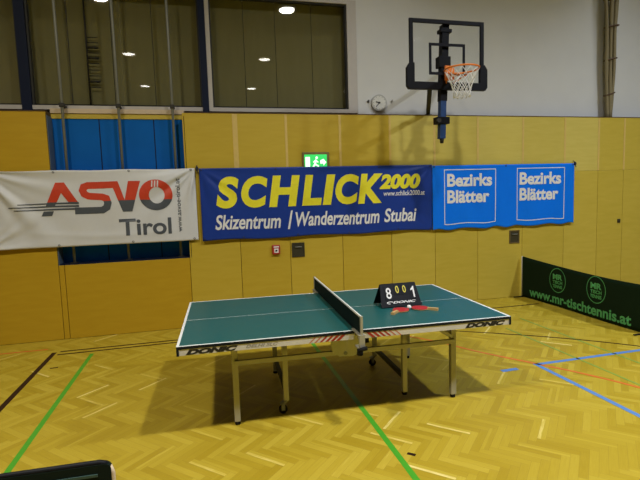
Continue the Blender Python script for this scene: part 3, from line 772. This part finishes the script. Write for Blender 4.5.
# ------------------------------------------------------------------ small things on the wall
ck = thing('wall_clock', 'round grey wall clock above the timber wall right of the window', 'clock', (1.645, YP, 3.265))
def disc(bm, r0, y0, y1, n=36, rim=0):
    tube(bm, [(0, y0, 0), (0, y1, 0)], r0, n, smooth=False)
bm = bmesh.new(); disc(bm, .128, -.05, 0); obj('case', bm, M['clockcase'], ck)
bm = bmesh.new(); disc(bm, .108, -.053, -.049); obj('face', bm, M['clockface'], ck)
for a, ln, wd in ((math.radians(165), .060, .014), (math.radians(228), .085, .010)):
    bm = bmesh.new(); d = Vector((math.cos(a), 0, math.sin(a))); bar(bm, d * -.015 + Vector((0, -.057, 0)), d * ln + Vector((0, -.057, 0)), wd, .004, up=(0, 1, 0)); obj('hand', bm, M['ink'], ck)
bm = bmesh.new(); disc(bm, .014, -.061, -.053, 12); obj('hub', bm, M['ink'], ck)
for k in range(12):
    a = 2 * PI * k / 12; d = Vector((math.cos(a), 0, math.sin(a))); bm = bmesh.new(); bar(bm, d * .092 + Vector((0, -.0535, 0)), d * .104 + Vector((0, -.0535, 0)), .006, .002, up=(0, 1, 0)); obj('hour_mark', bm, M['slate'], ck)
for x, z, m, lab in ((1.475, 3.29, 'ink', 'small dark wall hook left of the clock'), (1.875, 3.30, 'clockcase', 'small grey wall hook right of the clock')):
    bm = bmesh.new(); tube(bm, [(0, 0, 0), (0, -.035, 0), (0, -.04, .02)], .010, 8); tube(bm, [(0, 0, 0), (0, -.006, 0)], .02, 12)
    o = tag(obj('wall_hook', bm, M[m]), lab, 'hook'); o.location = (x, YP, z)

ex = thing('exit_sign', 'lit green emergency exit sign above the navy banner', 'sign', (.515, YW, 2.24))
bm = bmesh.new(); box(bm, -.205, .205, -.035, 0, -.03, .235, 0, .006); obj('case', bm, M['exitbox'], ex)
bm = bmesh.new(); box(bm, -.178, .165, -.041, -.034, -.012, .20); obj('panel', bm, M['exitg'], ex)
fx = lambda a, b: (a, -.0425, b)
obj('door_symbol', mapped(poly2d([[(-.165, -.005), (-.095, -.005), (-.095, .165), (-.165, .165)]]), fx), M['exitw'], ex)
man = stroke([(-.06, .0), (-.02, .06), (.0, .12)], .024) + stroke([(-.02, .06), (.03, .03), (.035, -.005)], .022) + stroke([(-.045, .085), (-.01, .115), (.03, .085)], .017) + [[(.008 + .02 * math.cos(t), .152 + .02 * math.sin(t)) for t in [2 * PI * k / 12 for k in range(12)]]]
for i, q in enumerate([man]): obj('running_figure', mapped(poly2d(q), fx), M['exitw'], ex)
obj('arrow', mapped(poly2d([[(.06, .065), (.11, .065), (.11, .035), (.155, .085), (.11, .135), (.11, .105), (.06, .105)]]), fx), M['exitw'], ex)

fa = thing('fire_alarm_box', 'small red fire alarm call box on the timber wall below the navy banner', 'alarm', (-.135, YW, .99))
bm = bmesh.new(); box(bm, -.058, .058, -.045, 0, 0, .135, 0, .006); obj('case', bm, M['fire'], fa)
bm = bmesh.new(); box(bm, -.032, .032, -.048, -.044, .022, .085); obj('window', bm, M['whiteink'], fa)
bm = bmesh.new(); box(bm, -.014, .014, -.051, -.047, .040, .066, 0, .002); obj('button', bm, M['ink'], fa)
bm = bmesh.new(); box(bm, -.040, .040, -.047, -.044, .100, .118); obj('label_strip', bm, M['whiteink'], fa)

def pull(label, x0, x1, z0, z1, m):
    r = thing('door_pull', label, 'door pull', ((x0 + x1) / 2, YW, z0), 0, 'recessed pulls in the timber wall'); w_, h_ = (x1 - x0) / 2, z1 - z0
    bm = bmesh.new()
    t_ = .018
    for a, b, c, d in ((-w_, w_, 0, t_), (-w_, w_, h_ - t_, h_), (-w_, -w_ + t_, t_, h_ - t_), (w_ - t_, w_, t_, h_ - t_)): box(bm, a, b, -.012, 0, c, d)
    obj('rim', bm, M[m], r)
    bm = bmesh.new(); box(bm, -w_ + t_, w_ - t_, -.005, 0, t_, h_ - t_); obj('dish', bm, M['plate'], r)
    bm = bmesh.new(); tube(bm, [(-w_ * .45, -.006, h_ * .70), (-w_ * .45, -.02, h_ * .70), (w_ * .5, -.02, h_ * .70), (w_ * .5, -.006, h_ * .70)], .008, 8); obj('handle', bm, M['steel'], r)
pull('dark square pull plate on the wall right of the fire alarm box', .105, .300, .925, 1.140, 'plate')
pull('bronze square pull plate on the wall under the bright blue banner', 3.835, 4.030, .925, 1.145, 'plate2')
bm = bmesh.new(); box(bm, -.03, .03, -.014, 0, -.035, .035, 0, .003); tube(bm, [(0, -.012, 0), (0, -.022, 0)], .014, 12)
o = tag(obj('wall_latch', bm, M['plate']), 'small dark latch on the timber wall at far right', 'latch'); o.location = (6.09, YW, 1.21)

# climbing poles in the niche
pn = ('left', 'middle', 'right')
for i, x in enumerate((-2.885, -2.19, -1.49)):
    r = thing('climbing_pole', 'grey steel climbing pole before window and blue niche, %s of three' % ('leftmost', 'middle one', 'rightmost')[i], 'pole', (x, 2.735, NZ0 + .0132), 0, 'climbing poles')
    bm = bmesh.new(); tube(bm, [(0, 0, 0), (0, 0, ZC - NZ0 - .10)], .018, 14); obj('pole', bm, M['steel'], r)
    bm = bmesh.new(); box(bm, -.04, .04, -.05, .05, 0, .012); obj('base_plate', bm, M['darksteel'], r)
    bm = bmesh.new(); box(bm, -.016, .016, .02, .183, ZT - NZ0 + .07, ZT - NZ0 + .10); box(bm, -.032, .032, -.03, .03, ZT - NZ0 + .06, ZT - NZ0 + .11, 0, .004); obj('bracket', bm, M['darksteel'], r)

# tied climbing ropes
rp = thing('climbing_ropes', 'bundle of tan climbing ropes tied together hanging at the upper right wall', 'ropes', (5.97, 2.80, ZT + .015))
for k, (a, b) in enumerate(((-.050, -.24), (-.030, -.13), (-.005, -.03), (.012, .05), (.030, .13), (.052, .21))):
    bm = bmesh.new()
    pts = [(a + (b - a) * (z / 4.0) + .006 * math.sin(z * 5 + k), (.02 if k % 2 else -.02) + .01 * math.sin(z * 3 + k * 2), z) for z in [4.0 * i / 40 for i in range(41)]]
    tube(bm, pts, .027, 8); obj('rope', bm, M['rope'], rp)
for z in (.42, 1.02, 1.58, 2.05, 2.4):
    hw = .075 + .16 * z / 4
    bm = bmesh.new(); xc = -.0 + .02 * z / 4
    tube(bm, [(xc + (hw + .01) * math.cos(t), .052 * math.sin(t), z + .03 * math.cos(t)) for t in [2 * PI * j / 16 for j in range(16)]], .013, 6, closed=True); obj('tie', bm, M['tie'], rp)
